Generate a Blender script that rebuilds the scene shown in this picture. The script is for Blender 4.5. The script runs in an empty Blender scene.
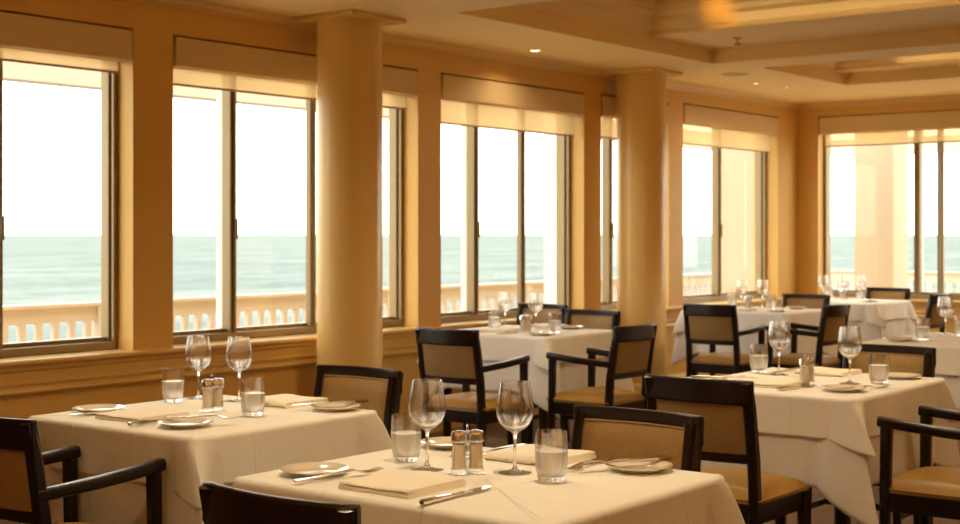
import bpy, bmesh, math, random
from mathutils import Vector, Matrix, noise
random.seed(7)
S = bpy.context.scene
COL = S.collection
R = math.radians
PI = math.pi

# ------------------------------------------------------------------ camera
cd = bpy.data.cameras.new('camera'); cam = bpy.data.objects.new('camera', cd); COL.objects.link(cam)
cam.location = (0, 0, 1.33)
YAW = math.atan2(.611, .792)
cam.rotation_euler = (R(90), 0, YAW)
cd.sensor_width = 36; cd.lens = 1400 / 960 * 36
cd.shift_y = -(262 - 234) / 960
cd.clip_start = .05; cd.clip_end = 40000
cd.dof.use_dof = True; cd.dof.focus_distance = 3.5; cd.dof.aperture_fstop = 6.3
S.camera = cam

# ------------------------------------------------------------------ world, sun, exposure
w = bpy.data.worlds.new('sky'); S.world = w; w.use_nodes = True
nt = w.node_tree; bg = nt.nodes['Background']
tc = nt.nodes.new('ShaderNodeTexCoord'); sp = nt.nodes.new('ShaderNodeSeparateXYZ'); cr = nt.nodes.new('ShaderNodeValToRGB')
nt.links.new(tc.outputs['Generated'], sp.inputs[0]); nt.links.new(sp.outputs['Z'], cr.inputs[0]); nt.links.new(cr.outputs[0], bg.inputs['Color'])
cr.color_ramp.elements[0].position = 0.0; cr.color_ramp.elements[0].color = (1, .94, .80, 1)
cr.color_ramp.elements[1].position = .25; cr.color_ramp.elements[1].color = (1, .965, .89, 1)
bg.inputs['Strength'].default_value = 3.6
sd = bpy.data.lights.new('sun', 'SUN'); sd.energy = .5; sd.angle = R(6); sd.color = (1, .85, .62)
sun = bpy.data.objects.new('sun', sd); COL.objects.link(sun)
sun.rotation_euler = Vector((.11, .90, -.36)).to_track_quat('-Z', 'Y').to_euler()
S.view_settings.view_transform = 'Standard'; S.view_settings.look = 'None'
S.view_settings.gamma = 1; S.view_settings.use_curve_mapping = False
S.view_settings.exposure = 0.45
LAMP_COL = (1, .78, .46)
FILL_W = 16.0
DOWN_W = 9.0
COVE_W = 1.5

# ------------------------------------------------------------------ materials
def mat(name, col, rough=.5, metal=0., spec=.5, bump=None, var=None, coat=0., sheen=0.):
    m = bpy.data.materials.new(name); m.use_nodes = True
    t = m.node_tree; b = t.nodes['Principled BSDF']
    b.inputs['Base Color'].default_value = (*col, 1); b.inputs['Roughness'].default_value = rough
    b.inputs['Metallic'].default_value = metal; b.inputs['Specular IOR Level'].default_value = spec
    b.inputs['Coat Weight'].default_value = coat; b.inputs['Coat Roughness'].default_value = .15
    b.inputs['Sheen Weight'].default_value = sheen
    co = t.nodes.new('ShaderNodeTexCoord')
    if var:
        sc, amt, stretch = var
        mp = t.nodes.new('ShaderNodeMapping'); mp.inputs['Scale'].default_value = stretch
        n = t.nodes.new('ShaderNodeTexNoise'); n.inputs['Scale'].default_value = sc; n.inputs['Detail'].default_value = 6
        mx = t.nodes.new('ShaderNodeMix'); mx.data_type = 'RGBA'
        mx.inputs['A'].default_value = (*[c * (1 - amt) for c in col], 1)
        mx.inputs['B'].default_value = (*[min(1, c * (1 + amt)) for c in col], 1)
        t.links.new(co.outputs['Object'], mp.inputs[0]); t.links.new(mp.outputs[0], n.inputs[0])
        t.links.new(n.outputs[0], mx.inputs['Factor']); t.links.new(mx.outputs['Result'], b.inputs['Base Color'])
    if bump:
        sc, st, dist = bump
        n = t.nodes.new('ShaderNodeTexNoise'); n.inputs['Scale'].default_value = sc; n.inputs['Detail'].default_value = 4
        bp = t.nodes.new('ShaderNodeBump'); bp.inputs['Strength'].default_value = st; bp.inputs['Distance'].default_value = dist
        t.links.new(co.outputs['Object'], n.inputs[0]); t.links.new(n.outputs[0], bp.inputs['Height'])
        t.links.new(bp.outputs[0], b.inputs['Normal'])
    return m

M = {}
M['wall'] = mat('wall_paint', (.735, .445, .12), .5, bump=(180, .08, .002), var=(1.2, .03, (1, 1, 1)))
M['trim'] = mat('trim_paint', (.75, .48, .155), .3, var=(2, .03, (1, 1, 1)))
M['sill'] = mat('sill_paint', (.78, .55, .28), .2, spec=.7)
M['ceil'] = mat('ceiling_paint', (.90, .655, .29), .65, var=(1, .02, (1, 1, 1)))
M['column'] = mat('column_paint', (.80, .53, .18), .26, var=(1.5, .03, (1, 1, .5)))
M['carpet'] = mat('brown_carpet', (.15, .08, .04), .95, bump=(300, .5, .004), var=(6, .35, (1, 1, 1)))
M['frame'] = mat('bronze_window_frame', (.30, .215, .11), .36, metal=.3)
M['casing'] = mat('white_outer_casing', (.85, .80, .72), .5)
M['valance'] = mat('shade_valance_cloth', (.74, .55, .30), .85, bump=(500, .15, .001))
M['hem'] = mat('shade_hem_bar', (.45, .30, .16), .5)
M['wood'] = mat('dark_mahogany', (.011, .004, .002), .30, spec=.35, coat=.08, var=(9, .5, (1, 1, .12)))
M['leather'] = mat('tan_leather', (.37, .20, .04), .42, spec=.3, bump=(160, .12, .002), var=(5, .12, (1, 1, 1)))
M['backcloth'] = mat('tan_backrest_leather', (.33, .20, .075), .5, spec=.3, bump=(260, .25, .002), var=(60, .18, (1, 1, 1)))
M['piping'] = mat('leather_piping', (.33, .20, .09), .4)
M['china'] = mat('glazed_china', (.82, .74, .62), .06, spec=.9, coat=1.0)
M['steel'] = mat('silver_cutlery', (.78, .72, .62), .16, metal=1)
M['chrome'] = mat('chrome', (.80, .86, .95), .2, metal=1)
M['salt'] = mat('salt_grains', (1, .90, .74), .9, bump=(600, .6, .002))
M['pepper'] = mat('pepper_grains', (.95, .80, .60), .9, bump=(600, .6, .002))
M['napkin'] = mat('napkin_linen', (.90, .81, .68), .85, bump=(400, .2, .001), sheen=.2)
M['deckwood'] = mat('painted_deck_wood', (.58, .51, .43), .6, var=(3, .06, (1, 1, 1)))
M['deck'] = mat('deck_boards', (.62, .50, .36), .8, var=(4, .1, (8, 1, 1)))
M['pillar'] = mat('stucco_pillar', (.47, .385, .28), .8, bump=(60, .15, .003))
M['grille'] = mat('speaker_grille', (.55, .42, .24), .6)
M['brass'] = mat('brass', (.72, .45, .15), .3, metal=1)

def glass_mat():
    m = bpy.data.materials.new('clear_glass'); m.use_nodes = True; b = m.node_tree.nodes['Principled BSDF']
    b.inputs['Base Color'].default_value = (1, .985, .96, 1); b.inputs['Transmission Weight'].default_value = 1
    b.inputs['Roughness'].default_value = 0.0; b.inputs['IOR'].default_value = 1.46
    t = m.node_tree; tr = t.nodes.new('ShaderNodeBsdfTransparent'); mx = t.nodes.new('ShaderNodeMixShader'); mx.inputs[0].default_value = .15
    t.links.new(b.outputs[0], mx.inputs[1]); t.links.new(tr.outputs[0], mx.inputs[2]); t.links.new(mx.outputs[0], t.nodes['Material Output'].inputs[0])
    return m
def jar_mat():
    m = glass_mat(); m.name = 'thin_clear_glass'
    [n for n in m.node_tree.nodes if n.bl_idname == 'ShaderNodeMixShader'][0].inputs[0].default_value = .55
    return m
M['jar'] = jar_mat()
def water_mat():
    m = bpy.data.materials.new('brightened_water'); m.use_nodes = True; t = m.node_tree; b = t.nodes['Principled BSDF']
    b.inputs['Transmission Weight'].default_value = 1; b.inputs['Roughness'].default_value = .02; b.inputs['IOR'].default_value = 1.2
    b.inputs['Base Color'].default_value = (1, .98, .95, 1)
    tl = t.nodes.new('ShaderNodeBsdfTranslucent'); tl.inputs[0].default_value = (.95, .90, .82, 1)
    df = t.nodes.new('ShaderNodeBsdfDiffuse'); df.inputs[0].default_value = (.95, .90, .82, 1)
    m1 = t.nodes.new('ShaderNodeMixShader'); t.links.new(tl.outputs[0], m1.inputs[1]); t.links.new(df.outputs[0], m1.inputs[2])
    m2 = t.nodes.new('ShaderNodeMixShader'); m2.inputs[0].default_value = .5  # pale diffuse share imitates the bright refraction low in the tumblers
    t.links.new(b.outputs[0], m2.inputs[1]); t.links.new(m1.outputs[0], m2.inputs[2]); t.links.new(m2.outputs[0], t.nodes['Material Output'].inputs[0])
    return m
M['water'] = water_mat()
M['glass'] = glass_mat()
def pane_mat():
    m = bpy.data.materials.new('window_glass'); m.use_nodes = True; t = m.node_tree
    t.nodes.remove(t.nodes['Principled BSDF']); o = t.nodes['Material Output']
    tr = t.nodes.new('ShaderNodeBsdfTransparent'); tr.inputs[0].default_value = (.96, .97, .95, 1)
    gl = t.nodes.new('ShaderNodeBsdfGlossy'); gl.inputs['Roughness'].default_value = .02
    fa = t.nodes.new('ShaderNodeLayerWeight'); fa.inputs['Blend'].default_value = .5
    pw = t.nodes.new('ShaderNodeMath'); pw.operation = 'POWER'; t.links.new(fa.outputs['Facing'], pw.inputs[0]); pw.inputs[1].default_value = 5
    fr = t.nodes.new('ShaderNodeMath'); fr.operation = 'MULTIPLY_ADD'; t.links.new(pw.outputs[0], fr.inputs[0]); fr.inputs[1].default_value = .5; fr.inputs[2].default_value = .02
    mx = t.nodes.new('ShaderNodeMixShader'); t.links.new(fr.outputs[0], mx.inputs[0])
    t.links.new(tr.outputs[0], mx.inputs[1]); t.links.new(gl.outputs[0], mx.inputs[2]); t.links.new(mx.outputs[0], o.inputs[0])
    return m
M['pane'] = pane_mat()
def sheer_mat():
    m = bpy.data.materials.new('sheer_shade_fabric'); m.use_nodes = True; t = m.node_tree
    t.nodes.remove(t.nodes['Principled BSDF']); o = t.nodes['Material Output']
    tl = t.nodes.new('ShaderNodeBsdfTranslucent'); tl.inputs[0].default_value = (.90, .72, .45, 1)
    df = t.nodes.new('ShaderNodeBsdfDiffuse'); df.inputs[0].default_value = (.80, .60, .34, 1)
    tr = t.nodes.new('ShaderNodeBsdfTransparent'); tr.inputs[0].default_value = (1, .90, .72, 1)
    m1 = t.nodes.new('ShaderNodeMixShader'); m1.inputs[0].default_value = .45
    m2 = t.nodes.new('ShaderNodeMixShader'); m2.inputs[0].default_value = .52
    t.links.new(tl.outputs[0], m1.inputs[1]); t.links.new(df.outputs[0], m1.inputs[2])
    t.links.new(m1.outputs[0], m2.inputs[1]); t.links.new(tr.outputs[0], m2.inputs[2]); t.links.new(m2.outputs[0], o.inputs[0])
    return m
M['sheer'] = sheer_mat()
def emis(name, col, s):
    m = bpy.data.materials.new(name); m.use_nodes = True; b = m.node_tree.nodes['Principled BSDF']
    b.inputs['Base Color'].default_value = (*col, 1); b.inputs['Emission Color'].default_value = (*col, 1); b.inputs['Emission Strength'].default_value = s
    return m
M['bulb'] = emis('lamp_lens_glow', (1, .82, .52), 4)
M['warmbulb'] = emis('amber_bulb_glow', (1, .55, .12), 5)

def cloth_mat(name, col, cx, cy):
    """linen with pressed fold creases at the given object-space offsets"""
    m = mat(name, col, .8, bump=None, sheen=.25); t = m.node_tree; b = t.nodes['Principled BSDF']
    co = t.nodes.new('ShaderNodeTexCoord'); s = t.nodes.new('ShaderNodeSeparateXYZ'); t.links.new(co.outputs['Object'], s.inputs[0])
    acc = None
    for ax, offs in (('X', cx), ('Y', cy)):
        for o in offs:
            a = t.nodes.new('ShaderNodeMath'); a.operation = 'SUBTRACT'; t.links.new(s.outputs[ax], a.inputs[0]); a.inputs[1].default_value = o
            c = t.nodes.new('ShaderNodeMath'); c.operation = 'ABSOLUTE'; t.links.new(a.outputs[0], c.inputs[0])
            d = t.nodes.new('ShaderNodeMapRange'); d.interpolation_type = 'SMOOTHSTEP'
            d.inputs['From Min'].default_value = 0; d.inputs['From Max'].default_value = .006; d.inputs['To Min'].default_value = 1; d.inputs['To Max'].default_value = 0
            t.links.new(c.outputs[0], d.inputs[0])
            if acc is None: acc = d.outputs[0]
            else:
                e = t.nodes.new('ShaderNodeMath'); e.operation = 'MAXIMUM'; t.links.new(acc, e.inputs[0]); t.links.new(d.outputs[0], e.inputs[1]); acc = e.outputs[0]
    n = t.nodes.new('ShaderNodeTexNoise'); n.inputs['Scale'].default_value = 14; n.inputs['Detail'].default_value = 8; t.links.new(co.outputs['Object'], n.inputs[0])
    ad = t.nodes.new('ShaderNodeMath'); ad.operation = 'MULTIPLY_ADD'; t.links.new(n.outputs[0], ad.inputs[0]); ad.inputs[1].default_value = .8; t.links.new(acc, ad.inputs[2])
    bp = t.nodes.new('ShaderNodeBump'); bp.inputs['Strength'].default_value = .55; bp.inputs['Distance'].default_value = .003
    t.links.new(ad.outputs[0], bp.inputs['Height']); t.links.new(bp.outputs[0], b.inputs['Normal'])
    return m
M['cloth'] = cloth_mat('white_linen', (.89, .85, .79), (-.15, .14), (-.16, .17))
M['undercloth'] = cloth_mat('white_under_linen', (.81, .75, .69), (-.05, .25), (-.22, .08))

def sea_mat():
    m = mat('sea_water', (.20, .36, .36), .9, spec=0.0); t = m.node_tree; b = t.nodes['Principled BSDF']
    co = t.nodes.new('ShaderNodeTexCoord')
    mp = t.nodes.new('ShaderNodeMapping'); mp.inputs['Scale'].default_value = (.05, .018, 1)
    n = t.nodes.new('ShaderNodeTexNoise'); n.inputs['Scale'].default_value = 1.0; n.inputs['Detail'].default_value = 9; n.inputs['Roughness'].default_value = .7
    mp2 = t.nodes.new('ShaderNodeMapping'); mp2.inputs['Scale'].default_value = (.5, .22, 1)
    n2 = t.nodes.new('ShaderNodeTexNoise'); n2.inputs['Scale'].default_value = 1.0; n2.inputs['Detail'].default_value = 8; n2.inputs['Roughness'].default_value = .75
    r = t.nodes.new('ShaderNodeValToRGB'); r.color_ramp.elements[0].position = .36; r.color_ramp.elements[0].color = (.085, .122, .125, 1)
    r.color_ramp.elements[1].position = .68; r.color_ramp.elements[1].color = (.30, .33, .31, 1)
    mx = t.nodes.new('ShaderNodeMath'); mx.operation = 'MULTIPLY_ADD'; mx.inputs[1].default_value = .5
    hf = t.nodes.new('ShaderNodeMath'); hf.operation = 'MULTIPLY'; hf.inputs[1].default_value = .5
    t.links.new(co.outputs['Object'], mp.inputs[0]); t.links.new(mp.outputs[0], n.inputs[0])
    t.links.new(co.outputs['Object'], mp2.inputs[0]); t.links.new(mp2.outputs[0], n2.inputs[0])
    t.links.new(n2.outputs[0], hf.inputs[0]); t.links.new(n.outputs[0], mx.inputs[0]); t.links.new(hf.outputs[0], mx.inputs[2])
    t.links.new(mx.outputs[0], r.inputs[0]); t.links.new(r.outputs[0], b.inputs['Base Color'])
    bp = t.nodes.new('ShaderNodeBump'); bp.inputs['Strength'].default_value = .6; bp.inputs['Distance'].default_value = 1.0
    t.links.new(mx.outputs[0], bp.inputs['Height']); t.links.new(bp.outputs[0], b.inputs['Normal'])
    return m
M['sea'] = sea_mat()
M['foam'] = mat('beach_foam', (.30, .28, .22), .8, var=(.3, .15, (1, .3, 1)))

# ------------------------------------------------------------------ mesh helpers
def link(name, me, m, parent=None):
    me.materials.append(m); o = bpy.data.objects.new(name, me); COL.objects.link(o); o.parent = parent; return o
def obj(name, bm, m, parent=None, smooth=True, bevel=0, segs=2, recalc=True):
    if recalc: bmesh.ops.recalc_face_normals(bm, faces=bm.faces)
    me = bpy.data.meshes.new(name); bm.to_mesh(me); bm.free()
    if smooth:
        me.polygons.foreach_set('use_smooth', [True] * len(me.polygons))
        try: me.set_sharp_from_angle(angle=R(38))
        except Exception: pass
    o = link(name, me, m, parent)
    if bevel:
        b = o.modifiers.new('bevel', 'BEVEL'); b.width = bevel; b.segments = segs; b.limit_method = 'ANGLE'; b.angle_limit = R(40)
    return o
def struct(name, bm, m, parent=None, **k):
    o = obj(name, bm, m, parent, **k)
    if parent is None: o['kind'] = 'structure'
    return o
def box(bm, x0, x1, y0, y1, z0, z1, mx=None):
    vs = [bm.verts.new(v) for v in ((x0, y0, z0), (x1, y0, z0), (x1, y1, z0), (x0, y1, z0), (x0, y0, z1), (x1, y0, z1), (x1, y1, z1), (x0, y1, z1))]
    if mx:
        for v in vs: v.co = mx @ v.co
    for f in ((0, 3, 2, 1), (4, 5, 6, 7), (0, 1, 5, 4), (1, 2, 6, 5), (2, 3, 7, 6), (3, 0, 4, 7)):
        bm.faces.new([vs[i] for i in f])
    return bm
def nb(): return bmesh.new()
def lathe(bm, prof, n=32, loc=(0, 0, 0), cap=True):
    rings = []
    for r, z in prof:
        if r < 1e-6: rings.append([bm.verts.new((loc[0], loc[1], loc[2] + z))])
        else: rings.append([bm.verts.new((loc[0] + r * math.cos(2 * PI * i / n), loc[1] + r * math.sin(2 * PI * i / n), loc[2] + z)) for i in range(n)])
    for a, b in zip(rings, rings[1:]):
        for i in range(n):
            j = (i + 1) % n
            if len(a) == 1 and len(b) == 1: continue
            if len(a) == 1: bm.faces.new((a[0], b[j], b[i]))
            elif len(b) == 1: bm.faces.new((a[i], a[j], b[0]))
            else: bm.faces.new((a[i], a[j], b[j], b[i]))
    return bm
def sweep(bm, path, secs, up=(0, 0, 1)):
    """rounded-rect section (w, h) swept along path; w is across, h along up"""
    up = Vector(up); path = [Vector(p) for p in path]; rings = []
    for i, p in enumerate(path):
        t = (path[min(i + 1, len(path) - 1)] - path[max(i - 1, 0)]).normalized()
        s = t.cross(up).normalized(); u = s.cross(t).normalized()
        w_, h_ = secs[i] if isinstance(secs, list) else secs
        c = min(w_, h_) * .22
        pts = [(-w_/2+c, -h_/2), (w_/2-c, -h_/2), (w_/2, -h_/2+c), (w_/2, h_/2-c), (w_/2-c, h_/2), (-w_/2+c, h_/2), (-w_/2, h_/2-c), (-w_/2, -h_/2+c)]
        rings.append([bm.verts.new(p + s * a + u * b) for a, b in pts])
    for a, b in zip(rings, rings[1:]):
        for i in range(8): bm.faces.new((a[i], a[(i+1) % 8], b[(i+1) % 8], b[i]))
    bm.faces.new(rings[0][::-1]); bm.faces.new(rings[-1])
    return bm
def prism_y(bm, prof, y0, y1, mx=None):
    """closed profile of (x, z) points run from y0 to y1"""
    a = [bm.verts.new((x, y0, z)) for x, z in prof]; b = [bm.verts.new((x, y1, z)) for x, z in prof]
    if mx:
        for v in a + b: v.co = mx @ v.co
    n = len(prof)
    for i in range(n): bm.faces.new((a[i], a[(i+1) % n], b[(i+1) % n], b[i]))
    bm.faces.new(a); bm.faces.new(b[::-1]); return bm
def thing(name, label, cat, loc=(0, 0, 0), rz=0, group=None):
    o = bpy.data.objects.new(name, None); COL.objects.link(o); o.empty_display_size = .1
    o.location = loc; o.rotation_euler = (0, 0, rz); return tag(o, label, cat, group)
def tag(o, label, cat, group=None):
    o['label'] = label; o['category'] = cat
    if group: o['group'] = group
    return o
def copy_tree(o, parent=None):
    c = o.copy(); COL.objects.link(c); c.parent = parent
    for ch in list(o.children): copy_tree(ch, c)
    return c
PROTO = {}
def squeeze(o, k):
    for c in o.children_recursive:
        if c.type == 'MESH': c.data.transform(Matrix.Diagonal((k, .87, 1, 1)))
def place(kind, maker, label, cat, loc, rz=0, group=None, scale=1):
    if kind not in PROTO:
        o = maker(); PROTO[kind] = o
        if 'chair' in kind: squeeze(o, .89)
    else: o = copy_tree(PROTO[kind])
    o.location = loc; o.rotation_euler = (0, 0, rz); o.scale = (scale,) * 3
    tag(o, label, cat, group)
    return o

# ------------------------------------------------------------------ room shell
WX, WY, CZ = -6.0, 12.95, 2.615
SILL = .712; HEADS = [2.422, 2.422, 2.425, 2.44, 2.465, 2.485]
XR, YN = 3.6, -2.6
bm = nb(); box(bm, WX-.3, XR+.2, YN-.2, WY+.3, -.1, 0); struct('floor', bm, M['carpet'], smooth=False)

WIN = [(2.95, 4.761), (5.032, 7.104), (7.345, 9.099), (9.343, 10.409), (10.649, 12.505)]
bm = nb(); TH = .26
box(bm, WX-TH, WX, YN, WY+TH, 0, SILL-.02); ys = [YN] + [v for p in WIN for v in p] + [WY+TH]
for a, b in zip(ys[0::2], ys[1::2]): box(bm, WX-TH, WX, a, b, SILL-.02, 3.1)
for (a, b), h in zip(WIN, HEADS): box(bm, WX-TH, WX, a, b, h, 3.1)
struct('wall_left', bm, M['wall'], smooth=False)
FW = (-5.786, -3.0); bm = nb()
box(bm, WX, XR, WY, WY+TH, 0, SILL-.02); box(bm, WX, XR, WY, WY+TH, HEADS[5], 3.1)
box(bm, WX, FW[0], WY, WY+TH, SILL-.02, HEADS[5]); box(bm, FW[1], XR, WY, WY+TH, SILL-.02, HEADS[5])
struct('wall_far', bm, M['wall'], smooth=False)
bm = nb(); box(bm, XR, XR+.2, YN, WY+TH, 0, 3.1); struct('wall_right', bm, M['wall'], smooth=False)
bm = nb(); box(bm, WX-TH, XR+.2, YN-.2, YN, 0, 3.1); struct('wall_near', bm, M['wall'], smooth=False)

# ceiling: soffit with two recessed coffers
CX0, CX1 = -5.07, 1.6; TZ = 2.95
bm = nb()
box(bm, WX, CX0, YN, WY, CZ, 3.1); box(bm, CX1, XR, YN, WY, CZ, 3.1)
box(bm, CX0, CX1, YN, 6.35, CZ, 3.1); box(bm, CX0, CX1, 9.44, 9.89, CZ, 3.1); box(bm, CX0, CX1, 11.50, WY, CZ, 3.1)
box(bm, CX0, -4.88, 9.89, 11.50, CZ, 3.1)
box(bm, CX0, CX1, 6.35, 9.44, TZ, 3.1); box(bm, -4.88, CX1, 9.89, 11.50, TZ-.08, 3.1)
box(bm, CX0, CX1, 8.52, 9.44, 2.72, TZ)          # recessed beam in the first coffer
box(bm, -4.88, CX1, 11.25, 11.50, 2.715, TZ-.08)
struct('ceiling', bm, M['ceil'], smooth=False)
CRN = [(0, .0), (.02, .0), (.022, .03), (.04, .035), (.085, .09), (.09, .12), (.13, .15), (.15, .19), (.15, .235), (0, .235)]
def crown(name, x0, x1, y0, y1, z, k=1):
    bm = nb()
    pr = [(x0 + a*k, z + b*k) for a, b in CRN]; prism_y(bm, pr, y0, y1)
    pr = [(x1 - a*k, z + b*k) for a, b in CRN]; prism_y(bm, pr, y0, y1)
    for yy, s in ((y0, 1), (y1, -1)):
        mx = Matrix(((0, 1, 0, 0), (s, 0, 0, yy), (0, 0, 1, 0), (0, 0, 0, 1)))
        prism_y(bm, [(a*k, z + b*k) for a, b in CRN], x0, x1, mx)
    struct(name, bm, M['ceil'], smooth=False)
crown('trim_1', CX0, CX1, 6.35, 8.52, 2.722, .95)
crown('trim_2', -4.88, CX1, 9.89, 11.25, 2.715, .65)
# cornice at the top of the walls
bm = nb()
cp = [(0, -.05), (.012, -.05), (.016, -.036), (.03, -.03), (.05, -.012), (.055, 0), (0, 0)]
prism_y(bm, [(WX + a, CZ + b) for a, b in cp], YN, WY)
mx = Matrix(((0, 1, 0, 0), (-1, 0, 0, WY), (0, 0, 1, 0), (0, 0, 0, 1)))
prism_y(bm, [(a, CZ + b) for a, b in cp], WX, XR, mx)
struct('trim_3', bm, M['trim'], smooth=False)
# sill ledge and chair rail along the walls, broken behind the columns
rail = [(-.0, SILL), (.055, SILL), (.062, SILL-.008), (.062, SILL-.02), (.05, SILL-.028), (.04, SILL-.034), (.036, SILL-.05), (.022, SILL-.062),
        (.02, SILL-.105), (.026, SILL-.112), (.026, SILL-.122), (.014, SILL-.13), (.014, SILL-.14), (.03, SILL-.147), (.036, SILL-.158), (.03, SILL-.168), (0, SILL-.172)]
COLS = [(-5.70, 6.12), (-5.76, 9.56)]
def rails(name, x, y0, y1):
    b = nb(); prism_y(b, [(x + a, z) for a, z in rail], y0, y1); return struct(name, b, M['trim'], smooth=False)
rails('trim_4', WX, YN, WY)
b = nb(); prism_y(b, rail, WX, XR, mx); struct('trim_7', b, M['trim'], smooth=False)
b = nb(); prism_y(b, [(WX, 0), (WX+.02, 0), (WX+.02, .11), (WX+.012, .13), (WX, .13)], YN, WY); struct('baseboard_left', b, M['trim'], smooth=False)
b = nb(); prism_y(b, [(0, 0), (.02, 0), (.02, .11), (.012, .13), (0, .13)], WX, XR, mx); struct('baseboard_far', b, M['trim'], smooth=False)

# ------------------------------------------------------------------ windows
def window(n, a, b, mull, shade_drop, far=False):
    """a..b opening along the wall, built along local Y with local x=0 at the wall's inner face"""
    root = bpy.data.objects.new('window_%d' % n, None); COL.objects.link(root); root['kind'] = 'structure'
    head = HEADS[n-1]
    if far: root.location = (0, WY, 0); root.rotation_euler = (0, 0, -PI/2)   # local y -> world x, local x -> world -y
    else: root.location = (WX, 0, 0)
    f = nb(); fx0, fx1 = -.235, -.125; z0, z1 = SILL, head; t = .045
    for (p, q, r_, s) in ((a, b, z0, z0+t), (a, b, z1-t, z1)): box(f, fx0, fx1, p, q, r_, s)
    for p, q in [(a, a+.03), (b-.025, b)]: box(f, fx0, fx1, p, q, z0+t, z1-t)
    o = obj('window_frame', f, M['frame'], root, smooth=False, bevel=.004)
    # stepped sash stops and mullions
    f = nb()
    box(f, fx0+.015, fx1-.03, b-.040, b-.025, z0+t, z1-t); box(f, fx1-.012, fx1+.006, b-.034, b-.025, z0+t, z1-t); box(f, fx0+.015, fx1-.045, a+.03, b-.025, z0+t, z0+t+.022)
    obj('sash', f, M['frame'], root, smooth=False, bevel=.003)
    for k, (c, wd) in enumerate(mull):
        fo = fx0 + (.03 if k == 0 else .06)
        f = nb(); box(f, fo, fx1-.01, c-wd/2, c-.006, z0+t, z1-t); box(f, fo+.01, fx1, c+.004, c+wd/2, z0+t, z1-t)
        obj('mullion', f, M['frame'], root, smooth=False, bevel=.003)
    f = nb(); box(f, fx0-.02, fx0-.001, a, a+.02, z0, z1)
    if n == 3: box(f, fx0-.12, fx0-.001, b-.03, b, z0, z1)
    for (c, wd) in (mull[:1] if n in (2, 3, 6) else []): box(f, fx0-.02, fx0+.029, c-wd/2, c+wd/2-.008, z0, z1)
    obj('outer_casing', f, M['casing'], root, smooth=False)
    xs = [a+.03] + [v for c, wd in mull for v in (c-wd/2, c+wd/2)] + [b-.025]
    for p, q in zip(xs[0::2], xs[1::2]):
        g = nb(); box(g, -.172, -.168, p, q, z0+t, z1-t); obj('pane', g, M['pane'], root, smooth=False)
    # sill board inside the reveal
    g = nb(); box(g, fx1, .0, a, b, SILL-.02, SILL+.001); box(g, -TH, fx1, a, b, SILL-.02, SILL); obj('window_sill', g, M['sill'], root, smooth=False)
    # latch
    if mull:
        g = nb(); c, wd = mull[0]; box(g, fx1-.012, fx1+.012, c+.006, c+.022, 1.30, 1.42); obj('latch', g, M['frame'], root, bevel=.003)
    return root
def shade(a, b, drop, label, far=False):
    head = HEADS[5] if far else HEADS[[q[0] for q in WIN].index(a)]
    r_ = thing('roller_shade', label, 'window shade', (0, WY, 0) if far else (WX, 0, 0), -PI/2 if far else 0, 'rolled up window shades')
    r_.location.z = 0
    g = nb(); prism_y(g, [(-.095, head-.012), (.006, head-.012), (.010, head-.016), (.010, head-.168), (.006, head-.174), (-.095, head-.174)], a+.014, b-.014)
    obj('valance', g, M['valance'], r_, smooth=False, bevel=.002)
    g = nb(); box(g, -.060, -.0585, a+.05, b-.05, head-.174-drop, head-.172); obj('shade_fabric', g, M['sheer'], r_, smooth=False)
    g = nb(); box(g, -.066, -.053, a+.05, b-.05, head-.174-drop-.012, head-.174-drop); obj('hem_bar', g, M['hem'], r_, smooth=False, bevel=.003)
    return r_
window(1, *WIN[0], [(4.04, .04)], .07); window(2, *WIN[1], [(5.59, .04), (6.25, .04)], .1)
window(3, *WIN[2], [(7.905, .04), (8.475, .04)], .15); window(4, *WIN[3], [(9.695, .04)], .15)
window(5, *WIN[4], [(11.565, .045)], .16)
window(6, *FW, [(-4.845, .06), (-4.62, .06)], .13, far=True)
shade(*WIN[0], .055, 'tan roller shade at the top of the leftmost window, barely lowered')
shade(*WIN[1], .085, 'tan roller shade on the window partly behind the nearer column')
shade(*WIN[2], .155, 'tan roller shade with deep sheer strip on the window between the two columns')
shade(*WIN[3], .155, 'narrow tan roller shade on the window behind the farther column')
shade(*WIN[4], .165, 'tan roller shade on the last side window before the room corner')
shade(*FW, .115, 'wide tan roller shade on the end wall window at far right', far=True)

# ------------------------------------------------------------------ columns
def column(x, y, label):
    t = thing('column', label, 'column', (x, y, 0), 0, 'round columns by the window wall')
    g = nb(); lathe(g, [(.0, .0), (.215, 0), (.215, .14), (.205, .155), (.196, .165), (.195, .2), (.195, CZ-.028), (0, CZ-.028)], 64); obj('shaft', g, M['column'], t)
    g = nb(); box(g, -.24, .24, -.24, .24, CZ-.028, CZ-.001); obj('capital', g, M['column'], t, smooth=False, bevel=.003)
column(*COLS[0], 'thick round cream column nearer the camera, behind the left table')
column(*COLS[1], 'thick round cream column farther away, right of the middle window table')

# ------------------------------------------------------------------ ceiling fittings
def make_downlight():
    t = bpy.data.objects.new('recessed_downlight', None); COL.objects.link(t)
    g = nb(); lathe(g, [(.035, -.001), (.058, -.001), (.058, -.006), (.050, -.009), (.036, -.006), (.035, -.001)], 32); obj('trim_ring', g, M['ceil'], t)
    g = nb(); lathe(g, [(0, -.003), (.034, -.003), (.034, -.001), (0, -.001)], 24); obj('lens', g, M['bulb'], t)
    return t
DL = [(-5.67, 7.98, 'lit recessed ceiling downlight between the two columns'), (-5.44, 10.91, 'small recessed downlight near the far column and room corner, nearer of two'),
      (-5.36, 11.35, 'small recessed downlight nearest the room corner')]
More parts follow.
